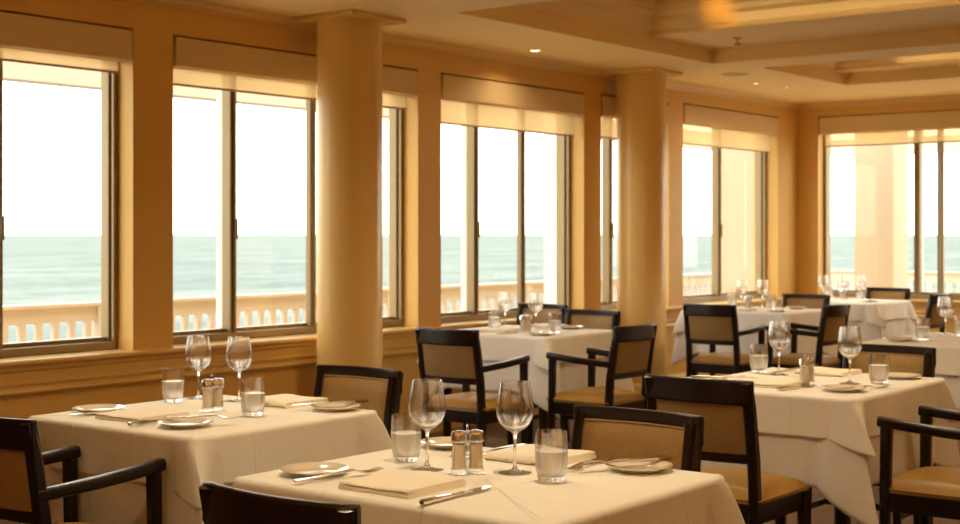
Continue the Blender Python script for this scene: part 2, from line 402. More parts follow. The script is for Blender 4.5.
# added downlights out of view, put in to light the room
DL += [(x, y, 'added fill downlight in the ceiling ' + d) for x, y, d in
       ((-3.6, 3.2, 'over the left table'), (-3.6, 5.6, 'over the aisle behind the nearer column chair'),
        (-1.9, 2.7, 'over the front centre table'), (-1.6, .6, 'above the camera'), (-2.2, 5.2, 'over the large right table'), (0, 4.4, 'right of the large right table'),
        (-2.9, 9.66, 'on the beam between the coffers, left'), (-.8, 9.66, 'on the beam between the coffers, right'), (-3.2, 12.1, 'near the end wall window'), (-.9, 12.1, 'near the right of the end wall'), (2.6, 7, 'along the right wall'))]
for i, (x, y, lb) in enumerate(DL):
    place('downlight', make_downlight, lb, 'ceiling light', (x, y, CZ), 0, 'recessed ceiling downlights', .55 if i in (1, 2) else 1)
    ld = bpy.data.lights.new('downlight_lamp', 'AREA'); ld.shape = 'DISK'; ld.size = .10; ld.energy = DOWN_W * (.22 if i < 3 else 1); ld.color = LAMP_COL; ld.spread = R(140)
    lo = bpy.data.objects.new('downlight_lamp', ld); COL.objects.link(lo); lo.location = (x, y, CZ - .012)
for i, (x, y, rz) in enumerate(((XR, .5, 90), (XR, 3.5, 90), (XR, 6.5, 90), (XR, 9.5, 90), (-2.2, YN, 0), (.8, YN, 0))):  # added lamps on the unseen walls, filling the room and ceiling with light
    t = thing('fill_sconce', 'added half round fill sconce, %s' % ('first', 'second', 'third', 'fourth', 'left one behind the camera', 'right one behind the camera')[i] + (' along the right wall' if i < 4 else ''), 'fill light', (x, y, 1.95), R(rz), 'added fill sconces')
    g = nb(); box(g, -.05, .05, 0, .02, -.12, .12); obj('back_plate', g, M['brass'], t, bevel=.004)
    g = nb(); lathe(g, [(0, -.09), (.05, -.08), (.10, -.03), (.125, .05), (.118, .05), (.095, -.025), (.045, -.07), (0, -.08)], 32, (0, .13, 0)); obj('bowl_shade', g, M['china'], t)
    ld = bpy.data.lights.new('fill_lamp', 'AREA'); ld.shape = 'DISK'; ld.size = .2; ld.energy = FILL_W; ld.color = LAMP_COL
    lo = bpy.data.objects.new('fill_lamp', ld); COL.objects.link(lo)
    lo.location = (x - .13, y, 2.02) if i < 4 else (x, y + .13, 2.02); lo.rotation_euler = (PI, 0, 0)
# cove strips standing on the coffer ledges, throwing light up and across the recesses
for (x0, x1, y, z) in ((-4.4, 1.2, 6.55, 2.70), (-4.4, 1.2, 8.42, 2.70), (-4.3, 1.2, 9.98, 2.70), (-4.3, 1.2, 11.15, 2.70)):
    ld = bpy.data.lights.new('cove_lamp', 'AREA'); ld.shape = 'RECTANGLE'; ld.size = x1 - x0; ld.size_y = .04; ld.energy = COVE_W; ld.color = LAMP_COL
    lo = bpy.data.objects.new('cove_lamp', ld); COL.objects.link(lo); lo.location = ((x0+x1)/2, y, z); lo.rotation_euler = (PI, 0, 0)
g = nb(); lathe(g, [(0, -.002), (.095, -.002), (.098, -.004), (.108, -.004), (.108, 0), (0, 0)], 40)
o = obj('ceiling_speaker', g, M['grille']); o.location = (-5.25, 10.15, CZ); tag(o, 'round grey brown speaker grille flush in the ceiling right of the far column', 'ceiling speaker')
t = thing('accent_spotlight', 'small brass accent spotlight under the recessed ceiling beam', 'spotlight', (-4.62, 8.98, 2.72))
g = nb(); lathe(g, [(0, 0), (.03, 0), (.03, -.012), (0, -.012)], 20); obj('base', g, M['brass'], t)
g = nb(); lathe(g, [(0, -.012), (.008, -.012), (.008, -.03), (.022, -.034), (.026, -.06), (.018, -.062), (0, -.055)], 20); obj('lamp_head', g, M['brass'], t)
ld = bpy.data.lights.new('accent_lamp', 'SPOT'); ld.energy = 1.1; ld.color = (1, .45, .05); ld.spot_size = R(85); ld.spot_blend = 1; ld.shadow_soft_size = .02
lo = bpy.data.objects.new('accent_lamp', ld); COL.objects.link(lo); lo.location = (-4.46, 8.22, 2.745)
lo.rotation_euler = Vector((-.02, .26, .10)).to_track_quat('-Z', 'Y').to_euler()

# ------------------------------------------------------------------ outside
bm = nb(); box(bm, -8.1, WX-TH, -4, 17.6, -.4, -.2); box(bm, WX-TH, 6, WY+TH, 17.6, -.4, -.2); struct('floor_deck', bm, M['deck'], smooth=False)
bm = nb(); box(bm, -8.30, -8.12, -4, 17.6, 2.36, 2.56); box(bm, -8.12, 6, 17.3, 17.48, 2.36, 2.56); o = struct('trim_8', bm, M['deckwood'], smooth=False)
def make_baluster():
    g = nb(); box(g, -.02, .02, -.023, .023, -.06, .75); return obj('baluster', g, M['deckwood'], None, smooth=False)
bal_mesh = None
def railing(x0, y0, x1, y1, label, last=True):
    global bal_mesh
    L = math.hypot(x1-x0, y1-y0)
    t = thing('deck_railing', label, 'railing', (x0, y0, -.2), math.atan2(-(x1-x0), y1-y0), 'deck railings facing the sea')
    a, e = -.05, (L + .05 if last else L - .052)
    g = nb(); box(g, -.055, .055, a, e, 1.041, 1.068); obj('handrail', g, M['deckwood'], t, smooth=False, bevel=.005)
    g = nb(); box(g, -.02, .02, .051, L - .052, .94, 1.040); obj('top_rail', g, M['deckwood'], t, smooth=False)
    g = nb(); box(g, -.02, .02, .051, L - .052, .08, .15); obj('bottom_rail', g, M['deckwood'], t, smooth=False)
    for yy in ((0, L) if last else (0,)):
        g = nb(); box(g, -.05, .05, yy-.05, yy+.05, 0, 1.04); obj('post', g, M['deckwood'], t, smooth=False)
    n = int((L - .1) / .125)
    for i in range(n):
        if bal_mesh is None:
            g = nb(); box(g, -.018, .018, -.023, .023, .15, .94); o = obj('baluster', g, M['deckwood'], t, smooth=False); bal_mesh = o.data
        else:
            o = bpy.data.objects.new('baluster', bal_mesh); COL.objects.link(o); o.parent = t
        o.location = (0, .05 + (i + .5) * (L - .1) / n, 0)
py = [3.6, 6.02, 8.5, 11.0, 13.6, 17.2]
nm = ['white wooden deck railing outside the leftmost window', 'white wooden deck railing seen left of the nearer column', 'white wooden deck railing outside the window between the columns',
      'white wooden deck railing seen right of the farther column', 'white wooden deck railing near the deck corner pillar']
for i in range(5): railing(-7.93, py[i], -7.93, py[i+1], nm[i], False)
railing(-7.7, 17.2, -4.6, 17.2, 'white deck railing seen through the end wall window, left part')
railing(-4.5, 17.2, -1.5, 17.2, 'white deck railing seen through the end wall window, right part')
def pillar(x0, x1, y0, y1, label):
    t = thing('porch_pillar', label, 'pillar', ((x0+x1)/2, (y0+y1)/2, -.2), 0, 'square porch pillars')
    hx, hy = (x1-x0)/2, (y1-y0)/2
    g = nb(); box(g, -hx, hx, -hy, hy, .25, 2.82); obj('shaft', g, M['pillar'], t, smooth=False, bevel=.01)
    g = nb(); box(g, -hx-.03, hx+.03, -hy-.03, hy+.03, 0, .25); obj('base', g, M['pillar'], t, smooth=False, bevel=.01)
pillar(-7.45, -6.90, 14.0, 14.5, 'square cream porch pillar outside the last side window')
pillar(-6.27, -5.82, 15.0, 15.45, 'square cream porch pillar seen through the end wall window')
pillar(-4.72, -4.30, 14.6, 15.0, 'square cream porch pillar at the right edge of the picture')
bm = nb(); box(bm, -9000, -9, -9000, 9000, -5.2, -5.0); o = obj('sea', bm, M['sea'], smooth=False)
tag(o, 'pale teal sea reaching the horizon outside the windows', 'sea'); o['kind'] = 'stuff'
bm = nb(); box(bm, -9, 40, 18, 9000, -5.25, -5.02); box(bm, -9, 40, -60, 18, -5.25, -5.05); struct('floor_beach', bm, M['foam'], smooth=False)

# ------------------------------------------------------------------ chairs
def arc(x, k): return -k * (1 - (x / .215) ** 2)
def make_chair(arms):
    t = bpy.data.objects.new('armchair' if arms else 'dining_chair', None); COL.objects.link(t)
    wd = M['wood']
    # rear posts: leg below, back post above in one piece
    for s in (-1, 1):
        x = s * .205
        pth = [(x*1.0, -.235, 0), (x, -.205, .22), (x, -.195, .44), (x, -.205, .58), (x, -.235, .75), (x, -.260, .845)]
        g = nb(); sweep(g, pth, [(.036, .030), (.038, .042), (.040, .050), (.040, .048), (.040, .042), (.038, .034)], up=(0, 1, 0)); obj('leg', g, wd, t)
        g = nb(); sweep(g, [(s*.215, .215, 0), (s*.215, .213, .25), (s*.215, .205, .44 if not arms else .665)], [(.028, .028), (.038, .038), (.046, .044)], up=(0, 1, 0)); obj('leg', g, wd, t)
    N = 14
    def curve(z, y, k, x=.225): return [(-x + 2*x*i/N, y + arc(-x + 2*x*i/N, k), z) for i in range(N+1)]
    g = nb(); sweep(g, curve(.811, -.249, .035), (.024, .082)); obj('top_rail', g, wd, t, bevel=.003)
    g = nb(); sweep(g, curve(.592, -.206, .022, .19), (.024, .036)); obj('cross_rail', g, wd, t)
    # upholstered back panel
    g = nb(); NX, NZ = 14, 8; fr = []; bk = []
    for j in range(NZ+1):
        rf, rb = [], []
        for i in range(NX+1):
            x = -.183 + .366*i/NX; v = j/NZ; z = .605 + (.815-.605)*v; y = -.205 + (-.248+.205)*((z-.58)/.25) + arc(x, .024 + .012*v)
            e = min(1, 6*min(i, NX-i)/NX) * min(1, 5*min(j, NZ-j)/NZ); e = e ** .5
            rf.append(g.verts.new((x, y + .014 + .016*e, z))); rb.append(g.verts.new((x, y - .006 - .006*e, min(z, .775) if True else z)))
        fr.append(rf); bk.append(rb)
    for gr, rev in ((fr, True), (bk, False)):
        for j in range(NZ):
            for i in range(NX):
                q = (gr[j][i], gr[j][i+1], gr[j+1][i+1], gr[j+1][i])
                try: g.faces.new(q[::-1] if rev else q)
                except ValueError: pass
    for j in range(NZ):
        for i in (0, NX):
            g.faces.new((fr[j][i], fr[j+1][i], bk[j+1][i], bk[j][i]))
    for i in range(NX):
        for j in (0, NZ): g.faces.new((fr[j][i], fr[j][i+1], bk[j][i+1], bk[j][i]))
    pad = obj('back_pad', g, M['backcloth'], t)
    # welt round the front of the pad
    pts = []
    for i in range(NX+1): pts.append(fr_pt(-.183 + .366*i/NX, .605))
    for j in range(1, NZ+1): pts.append(fr_pt(.183, .605 + .21*j/NZ))
    for i in range(1, NX+1): pts.append(fr_pt(.183 - .366*i/NX, .815))
    for j in range(1, NZ): pts.append(fr_pt(-.183, .815 - .21*j/NZ))
    g = nb(); tube_loop(g, pts, .0035); obj('welt', g, M['piping'], pad)
    # frame faces around the pad (front rails of the back)
    for s in (-1, 1):
        g = nb(); sweep(g, [(s*.195, -.188, .59), (s*.195, -.205, .70), (s*.195, -.232, .83)], (.028, .022), up=(0, 1, 0)); obj('back_stile', g, wd, t)
    # seat cushion
    g = nb(); K = 16; top = []; bot = []
    for j in range(K+1):
        a, b_ = [], []
        for i in range(K+1):
            u = -1 + 2*i/K; v = -1 + 2*j/K
            hw = .226 - .012*(1 - (v+1)/2)
            x = u*hw; y = .018 + v*.222; e = (1 - abs(u)**4) * (1 - abs(v)**4); e = max(0, e) ** .45
            a.append(g.verts.new((x, y, .452 + .043*e + .006*(1-u*u)*(1-v*v)))); b_.append(g.verts.new((x, y, .440)))
        top.append(a); bot.append(b_)
    for j in range(K):
        for i in range(K):
            g.faces.new((top[j][i], top[j][i+1], top[j+1][i+1], top[j+1][i])); g.faces.new((bot[j][i], bot[j+1][i], bot[j+1][i+1], bot[j][i+1]))
    for i in range(K):
        g.faces.new((top[0][i], bot[0][i], bot[0][i+1], top[0][i+1])); g.faces.new((top[K][i+1], bot[K][i+1], bot[K][i], top[K][i]))
        g.faces.new((top[i+1][0], bot[i+1][0], bot[i][0], top[i][0])); g.faces.new((top[i][K], bot[i][K], bot[i+1][K], top[i+1][K]))
    st = obj('seat', g, M['leather'], t)
    g = nb(); tube_loop(g, [(u*.226, .018 + v*.222, .4525) for u, v in sqpts(10)], .0035); obj('welt', g, M['leather'], st)
    # apron
    g = nb()
    box(g, -.196, .196, .193, .217, .375, .440); box(g, -.19, .19, -.205, -.18, .375, .440)
    box(g, -.222, -.200, -.185, .195, .375, .440); box(g, .200, .222, -.185, .195, .375, .440)
    obj('seat_frame', g, wd, t, smooth=False, bevel=.004)
    for s in (-1, 1):
        g = nb(); sweep(g, [(s*.208, -.205, .20), (s*.213, .21, .20)], (.020, .028)); obj('stretcher', g, wd, t)
    g = nb(); sweep(g, [(-.21, .02, .20), (.21, .02, .20)], (.020, .026)); obj('stretcher', g, wd, t)
    g = nb(); sweep(g, [(-.205, -.205, .27), (.205, -.205, .27)], (.020, .026)); obj('stretcher', g, wd, t)
    if arms:
        for s in (-1, 1):
            g = nb(); sweep(g, [(s*.212, -.235, .652), (s*.218, -.16, .656), (s*.226, -.02, .664), (s*.226, .12, .674), (s*.216, .236, .683)],
                            [(.030, .034), (.034, .034), (.040, .034), (.042, .034), (.044, .036)]); obj('armrest', g, wd, t, bevel=.003)
    return t
def fr_pt(x, z):
    v = (z-.605)/.21
    return (x, -.205 + (-.248+.205)*((z-.58)/.25) + arc(x, .024 + .012*v) + .016, z)
def sqpts(n):
    p = []
    for i in range(n): p.append((-1 + 2*i/n, -1))
    for i in range(n): p.append((1, -1 + 2*i/n))
    for i in range(n): p.append((1 - 2*i/n, 1))
    for i in range(n): p.append((-1, 1 - 2*i/n))
    return p
def tube_loop(bm, pts, r, closed=True, n=6):
    pts = [Vector(p) for p in pts]; m = len(pts); rings = []
    for i, p in enumerate(pts):
        a = pts[(i-1) % m] if closed or i > 0 else p; b = pts[(i+1) % m] if closed or i < m-1 else p
        t = (b - a).normalized(); up = Vector((0, 0, 1)) if abs(t.z) < .9 else Vector((0, 1, 0))
        s = t.cross(up).normalized(); u = s.cross(t)
        rings.append([bm.verts.new(p + s*r*math.cos(2*PI*k/n) + u*r*math.sin(2*PI*k/n)) for k in range(n)])
    rng = range(m) if closed else range(m-1)
    for i in rng:
        a, b = rings[i], rings[(i+1) % m]
        for k in range(n): bm.faces.new((a[k], a[(k+1) % n], b[(k+1) % n], b[k]))
    if not closed: bm.faces.new(rings[0][::-1]); bm.faces.new(rings[-1])
    return bm
CH = [  # x, y, facing, arms, label
    (-1.878, 2.04, 0, 0, 'dark chair at the near side of the front table, only its curved top rail showing'),
    (-1.985, 3.05, 180, 0, 'dark chair with tan padded back facing us across the front centre table'),
    (-3.305, 2.365, 0, 1, 'dark wood armchair at the bottom left corner, drawn up to the left table'),
    (-3.41, 3.49, 180, 0, 'dark wood chair with tan padded back in front of the nearer column'),
    (-2.275, 4.36, 0, 0, 'dark armless chair seen from behind, between front table and large right table'),
    (-2.28, 5.61, 180, 0, 'dark wood chair with tan back on the far side of the large right table'),
    (-1.66, 4.87, 90, 1, 'dark wood armchair at the right edge with tan seat, beside the large right table'),
    (-4.455, 5.72, 0, 1, 'dark armchair seen from behind on the near side of the table between the columns'),
    (-4.07, 6.33, 90, 1, 'dark armchair facing left at the right side of the table between the columns'),
    (-4.82, 7.19, 180, 0, 'dark chair with tan back on the far side of the table between the columns'),
    (-5.53, 7.65, 180, 0, 'dark chair close to the window beyond the table between the columns, mostly hidden by glasses'),
    (-4.595, 8.74, 0, 1, 'dark armchair seen from behind at the near side of the table past the far column'),
    (-4.12, 9.03, 90, 1, 'dark armchair facing left at the right side of the table past the far column'),
    (-4.75, 10.18, 180, 0, 'dark chair with tan back behind the table past the far column, near the corner'),
    (-4.74, 11.88, 180, 0, 'dark chair with tan back in front of the end wall window, behind the farthest table'),
    (-4.17, 11.18, 90, 0, 'dark chair turned sideways at the right side of the farthest table'),
]
for x, y, a, arms, lb in CH:
    place('armchair' if arms else 'chair', lambda: make_chair(arms), lb, 'chair', (x, y, 0), R(a), 'armchairs at the tables' if arms else 'side chairs at the tables')

# ------------------------------------------------------------------ tables and cloths
TOPZ = .76
def make_table(hx, hy, loc, label):
    t = thing('dining_table', label, 'table', loc, 0, 'square tables under white cloths')
    hx -= .012; hy -= .012
    g = nb(); box(g, -hx, hx, -hy, hy, .722, .752); obj('tabletop', g, M['wood'], t, bevel=.006)
    g = nb()
    for s in (-1, 1):
        box(g, -hx+.08, hx-.08, s*(hy-.07)-.01, s*(hy-.07)+.01, .66, .722); box(g, s*(hx-.07)-.01, s*(hx-.07)+.01, -hy+.08, hy-.08, .66, .722)
    obj('apron', g, M['wood'], t, smooth=False)
    for sx in (-1, 1):
        for sy in (-1, 1):
            g = nb(); sweep(g, [(sx*(hx-.07), sy*(hy-.07), 0), (sx*(hx-.07), sy*(hy-.07), .722)], [(.04, .04), (.055, .055)], up=(0, 1, 0)); obj('leg', g, M['wood'], t)
    return t
def drape(name, hx, hy, loc, z, L, extra, flare, m, inset=0, seed=0, wcorner=.14, lens=None, mult=(1, 1, 1, 1)):
    hx -= inset; hy -= inset; rr = .016
    per = []
    def side(ax, ay, bx, by, nx, ny):
        Ls = math.hypot(bx-ax, by-ay); ks = []
        k = 0
        while k < 12: ks.append(.5*wcorner*(k/12)**1.4*2/Ls); k += 1
        mid = [wcorner/Ls + (1-2*wcorner/Ls)*i/14 for i in range(15)]
        ts = ks + mid + [1 - q for q in ks[::-1] if q > 0]
        for q in ts: per.append((ax + (bx-ax)*q, ay + (by-ay)*q, nx, ny, q*Ls, (1-q)*Ls))
    side(-hx, -hy, hx, -hy, 0, -1); side(hx, -hy, hx, hy, 1, 0); side(hx, hy, -hx, hy, 0, 1); side(-hx, hy, -hx, -hy, -1, 0)
    bm = nb(); rings = []
    levels = [('arc', a) for a in (0, .25, .5, .75, 1)] + [('drop', i/18) for i in range(1, 19)]
    rnd = random.Random(seed); ph = [rnd.uniform(0, 6) for _ in range(4)]; skew = [.45, .6, -.4, .35]; ex = [rnd.uniform(.8, 1.2) for _ in range(4)]
    if lens is None: lens = (L,)*4
    for kind, q in levels:
        ring = []
        for idx, (x, y, nx, ny, d0, d1) in enumerate(per):
            u = min(d0, d1); sx = 1 if x > 0 else -1; sy = 1 if y > 0 else -1; cidx = (sx > 0) + 2*(sy > 0)
            c = max(0, 1 - u/wcorner)
            # rounded corner on the table top
            cs = max(0, 1 - u/.03); xi, yi = x - sx*.008*cs**2, y - sy*.008*cs**2
            dg = Vector((sx, sy, 0)).normalized()
            if kind == 'arc':
                a = q*PI/2; p = Vector((xi, yi, 0)) + Vector((nx, ny, 0))*(rr*(math.sin(a)-1)); zz = z - rr*(1-math.cos(a))
                if c > .999: p = Vector((xi, yi, 0)) + dg*(rr*(math.sin(a)-1))
                ring.append(bm.verts.new((p.x, p.y, zz)))
            else:
                si = 0 if ny < 0 else 1 if nx > 0 else 2 if ny > 0 else 3
                Ls = lens[si]
                # blend lengths at the corners so the hem meets
                D = Ls + extra*ex[cidx]*c**1.0
                if c > 0:
                    other = lens[(si+1) % 4] if d1 < d0 else lens[(si-1) % 4]
                    D = D*(1-.5*c) + (other + extra*ex[cidx]*c)*.5*c
                s_ = x if nx == 0 else y
                fl = (.004*math.sin(17*s_ + ph[si]) + .003*math.sin(41*s_ + ph[(si+1) % 4]))*q
                out = .012*q + fl
                p = Vector((xi, yi, 0)) + Vector((nx, ny, 0))*out*(1-c)
                fin = mult[cidx]*flare*(q**.8)*(c**1.15)
                tang = Vector((-dg.y, dg.x, 0))
                p += dg*fin*(1+.0) + tang*mult[cidx]*skew[cidx]*flare*q*(c**2)
                # pinch cloth in behind the fin
                pin = math.exp(-((u-wcorner)/.03)**2)
                p -= Vector((nx, ny, 0))*.014*pin*q
                ring.append(bm.verts.new((p.x, p.y, z - rr - q*D)))
        rings.append(ring)
    n = len(per)
    for a, b in zip(rings, rings[1:]):
        for i in range(n):
            j = (i+1) % n; bm.faces.new((a[i], a[j], b[j], b[i]))
    # top: inner rings shrinking to the centre
    prev = rings[0]
    for f in (.96, .85, .6, .3):
        r_ = [bm.verts.new((v.co.x*f, v.co.y*f, z + .0006)) for v in rings[0]]
        for i in range(n):
            j = (i+1) % n; bm.faces.new((prev[j], prev[i], r_[i], r_[j]))
        prev = r_
    c_ = bm.verts.new((0, 0, z + .0006))
    for i in range(n): bm.faces.new((prev[(i+1) % n], prev[i], c_))
    o = obj(name, bm, m); o.location = loc
    try: o.data.set_sharp_from_angle(angle=R(75))
    except Exception: pass
    so = o.modifiers.new('thickness', 'SOLIDIFY'); so.thickness = .0016; so.offset = -1
    return o
TB = {  # cx, cy, hx, hy, overlay lengths (near, right, far, left), description
    'front': (-2.015, 2.612, .455, .378, 'front centre table'),
    'left': (-3.415, 2.995, .395, .395, 'table at lower left'),
    'mid': (-4.815, 6.685, .425, .395, 'table between the two columns'),
    'right': (-2.30, 5.06, .38, .46, 'large table at the right foreground'),
    'past': (-4.80, 9.625, .43, .395, 'table just past the far column'),
    'end': (-4.805, 11.395, .395, .395, 'farthest table near the end wall'),
    'edge': (-2.54, 7.56, .40, .50, 'table cut by the right picture edge'),
}
for i, (k, (cx, cy, hx, hy, d)) in enumerate(TB.items()):
    make_table(hx, hy, (cx, cy, 0), 'dark wood table under white cloths, the ' + d)
    u = drape('tablecloth', hx, hy, (cx, cy, 0), .7565, .30, .12, .10, M['undercloth'], inset=.005, seed=i*3+1, wcorner=.14, lens=(.30, .30, .24, .30), mult=(.3, 1, 1, 1) if k in ('left', 'front') else (1, 1, 1, 1))
    tag(u, 'longer white cloth hanging below the overlay, ' + d, 'tablecloth', 'under tablecloths')
    u = drape('table_overlay', hx, hy, (cx, cy, 0), TOPZ, .128, .045, .082, M['cloth'], seed=i*3+2, wcorner=.10, mult=(.3, 1, 1, 1) if k in ('left', 'front') else (1, 1, 1, 1))
    tag(u, 'creased white linen overlay on the ' + d, 'tablecloth', 'top overlay cloths')

# ------------------------------------------------------------------ tableware
def make_wine():
    g = nb(); e = .0009
    outer = [(0, 0), (.040, 0), (.0405, .0012), (.038, .0022), (.020, .005), (.008, .009), (.0042, .016), (.0036, .04), (.0036, .075), (.0048, .090), (.010, .098),
             (.025, .106), (.036, .117), (.0430, .133), (.0450, .148), (.0442, .165), (.0405, .190), (.0362, .2165)]
    inner = [(.0355, .2168), (.0397, .190), (.0434, .165), (.0442, .148), (.0422, .1335), (.0352, .118), (.024, .1078), (.010, .1015), (0, .1)]
    lathe(g, outer + inner, 40)
    return obj('wine_glass', g, M['glass'])
def make_tumbler():
    g = nb()
    outer = [(0, 0), (.026, 0), (.0295, .002), (.0325, .010), (.0362, .030), (.0382, .055), (.0384, .072), (.0375, .095), (.0358, .116)]
    inner = [(.0348, .1165), (.0364, .095), (.0373, .072), (.0371, .055), (.0350, .031), (.0310, .018), (.025, .013), (0, .012)]
    lathe(g, outer + inner, 40); t = bpy.data.objects.new('tumbler', None); COL.objects.link(t); obj('glass_wall', g, M['jar'], t)
    g = nb(); lathe(g, [(0, .0128), (.0245, .0138), (.0303, .0187), (.0343, .031), (.0364, .055), (.0366, .070), (.0366, .071), (0, .071)], 32); obj('water', g, M['water'], t)
    return t
def make_shaker(fill):
    t = bpy.data.objects.new('shaker', None); COL.objects.link(t)
    g = nb()
    lathe(g, [(0, 0), (.0195, 0), (.0205, .003), (.0205, .010), (.0180, .016), (.0170, .05), (.0172, .076), (.0160, .078), (.0158, .074), (.0156, .05), (.0160, .018), (.0160, .010), (0, .008)], 12); obj('glass_jar', g, M['jar'], t)
    g = nb(); lathe(g, [(0, .0085), (.0154, .0105), (.0152, .03), (.0150, .068), (0, .070)], 12); obj(fill, g, M['salt' if fill == 'salt' else 'pepper'], t)
    g = nb(); lathe(g, [(.0165, .074), (.0192, .0745), (.0198, .078), (.0192, .081), (.0192, .092), (.0170, .0985), (.008, .1010), (0, .1015)], 24); obj('lid', g, M['chrome'], t)
    return t
def make_plate():
    g = nb()
    lathe(g, [(0, 0), (.048, 0), (.050, .002), (.058, .006), (.078, .0125), (.0815, .0150), (.0808, .0162), (.077, .0150), (.060, .0095), (.054, .0062), (.046, .0048), (0, .0045)], 56)
    return obj('bread_plate', g, M['china'])
def make_knife():
    t = bpy.data.objects.new('table_knife', None); COL.objects.link(t)
    g = nb(); P = [(0, -.105, .006), (0, -.100, .006), (0, -.06, .006), (0, -.02, .005), (0, -.005, .005)]
    sweep(g, P, [(.010, .006), (.016, .009), (.014, .009), (.011, .007), (.008, .005)]); obj('handle', g, M['steel'], t)
    g = nb(); sweep(g, [(0, -.006, .005), (.001, .01, .005), (.001, .06, .0045), (-.002, .095, .004), (-.006, .112, .003)], [(.008, .004), (.018, .002), (.020, .0016), (.015, .0014), (.003, .001)]); obj('blade', g, M['steel'], t)
    return t
def make_fork():
    t = bpy.data.objects.new('table_fork', None); COL.objects.link(t)
    g = nb(); sweep(g, [(0, -.10, .004), (0, -.09, .004), (0, -.04, .006), (0, .01, .010), (0, .035, .011), (0, .048, .007), (0, .058, .005)],
          [(.012, .003), (.016, .003), (.009, .0035), (.006, .004), (.008, .003), (.022, .002), (.024, .002)]); obj('handle', g, M['steel'], t)
    for i in range(4):
        x = -.0099 + i*.0066
        g = nb(); sweep(g, [(x, .055, .005), (x, .075, .0045), (x*.95, .098, .009)], [(.0038, .002), (.0032, .0018), (.0014, .001)]); obj('tine', g, M['steel'], t)
    return t
def make_napkin():
    g = nb(); W_, D_ = .105, .10
    # cross-section: linen folded over itself in four layers, thicker roll on one long side
    sec = [(-D_, .0), (0, .0), (D_-.008, .0), (D_-.001, .004), (D_+.002, .010), (D_-.001, .016), (D_-.009, .0205), (D_-.03, .0200), (0, .0180), (-D_+.02, .0165), (-D_+.003, .0155),
           (-D_, .0130), (-D_+.002, .0108), (-D_+.03, .0104), (-D_+.03, .0092), (-D_+.001, .0088), (-D_-.002, .0050)]
    N = 16; rings = []
    for i in range(N+1):
        u = -1 + 2*i/N; x = u*W_; e = 1 - .10*abs(u)**8
        wob = .0015*math.sin(5*u+1)
        rings.append([g.verts.new((x + .004*(z/.018)*(-u) , y + wob, z*1.05*e*(1+.12*math.sin(3*u+y*14)))) for y, z in sec])
    m = len(sec)
    for a, b in zip(rings, rings[1:]):
        for i in range(m): g.faces.new((a[i], a[(i+1) % m], b[(i+1) % m], b[i]))
    g.faces.new(rings[0]); g.faces.new(rings[-1][::-1])
    return obj('folded_napkin', g, M['napkin'])
def make_caddy():
    t = bpy.data.objects.new('shaker_caddy', None); COL.objects.link(t)
    g = nb(); box(g, -.040, .040, -.021, .021, 0, .002); obj('tray', g, M['chrome'], t, bevel=.0008)
    g = nb(); pts = [(0, 0, .002), (0, 0, .098)] + [(0, .009*math.sin(a), .107 - .009*math.cos(a)) for a in [i*2*PI/12 for i in range(13)]]
    tube_loop(g, pts, .0014, closed=False); obj('loop_handle', g, M['chrome'], t)
    return t

Z0 = TOPZ + .0008
NM = {'front': 'front table', 'left': 'left table', 'mid': 'table between the columns', 'right': 'large right table', 'past': 'table past the far column', 'end': 'farthest table', 'edge': 'right edge table'}
def put(kind, tb, x, y, rz, desc, z=Z0, scale=1):
    mk = {'wine': make_wine, 'tumbler': make_tumbler, 'plate': make_plate, 'knife': make_knife, 'fork': make_fork, 'napkin': make_napkin, 'caddy': make_caddy,
          'salt': lambda: make_shaker('salt'), 'pepper': lambda: make_shaker('pepper')}[kind]
    name = {'wine': ('empty stemmed wine glass', 'wine glass', 'wine glasses'), 'tumbler': ('clear glass tumbler', 'glass', 'water tumblers'), 'plate': ('round cream plate', 'plate', 'bread plates'),
            'knife': ('silver table knife', 'knife', 'table knives'), 'fork': ('silver fork', 'fork', 'forks'), 'napkin': ('folded cream napkin', 'napkin', 'folded napkins'), 'caddy': ('thin chrome caddy with wire loop', 'caddy', 'shaker caddies'),
            'salt': ('glass salt shaker', 'shaker', 'salt shakers'), 'pepper': ('glass pepper shaker', 'shaker', 'pepper shakers')}[kind]
    if kind in ('knife', 'fork'): scale = 1.2
    return place(kind, mk, '%s %s on the %s' % (name[0], desc, NM[tb]), name[1], (x, y, z), R(rz), name[2], scale)
def shakers(tb, x, y, rz):
    c, s = math.cos(R(rz)), math.sin(R(rz))
    put('caddy', tb, x, y, rz, 'under the shakers')
    put('salt', tb, x - .0205*c, y - .0205*s, rz, 'standing left of its twin', Z0+.0022)
    put('pepper', tb, x + .0205*c, y + .0205*s, rz, 'standing right of its twin', Z0+.0022)

T = 'front'
put('plate', T, -2.335, 2.385, 0, 'at the left corner nearest the window side')
put('fork', T, -2.245, 2.375, -14, 'resting against the left plate', Z0+.004)
put('napkin', T, -2.06, 2.385, 0, 'in the near setting')
put('knife', T, -1.89, 2.37, 2, 'right of the near napkin')
put('tumbler', T, -2.29, 2.665, 0, 'left of the left wine glass')
put('wine', T, -2.167, 2.60, 0, 'left of the shakers')
shakers(T, -2.055, 2.615, 52)
put('wine', T, -1.974, 2.695, 0, 'right of the shakers')
put('tumbler', T, -1.837, 2.65, 0, 'right of the right wine glass')
put('plate', T, -2.35, 2.915, 0, 'at the far left corner behind the shakers')
put('knife', T, -2.205, 2.90, 165, 'left one of two behind the shakers')
put('knife', T, -2.175, 2.88, 172, 'right one of two behind the shakers')
put('napkin', T, -2.045, 2.90, 180, 'behind the right wine glass and tumbler')
put('fork', T, -1.885, 2.885, 185, 'right of the far napkin')
put('plate', T, -1.755, 2.90, 0, 'at the far right corner by the padded chair')
put('knife', T, -1.79, 2.895, 150, 'lying across the far right plate', Z0+.0145)
T = 'left'
put('plate', T, -3.70, 2.80, 0, 'at the left corner')
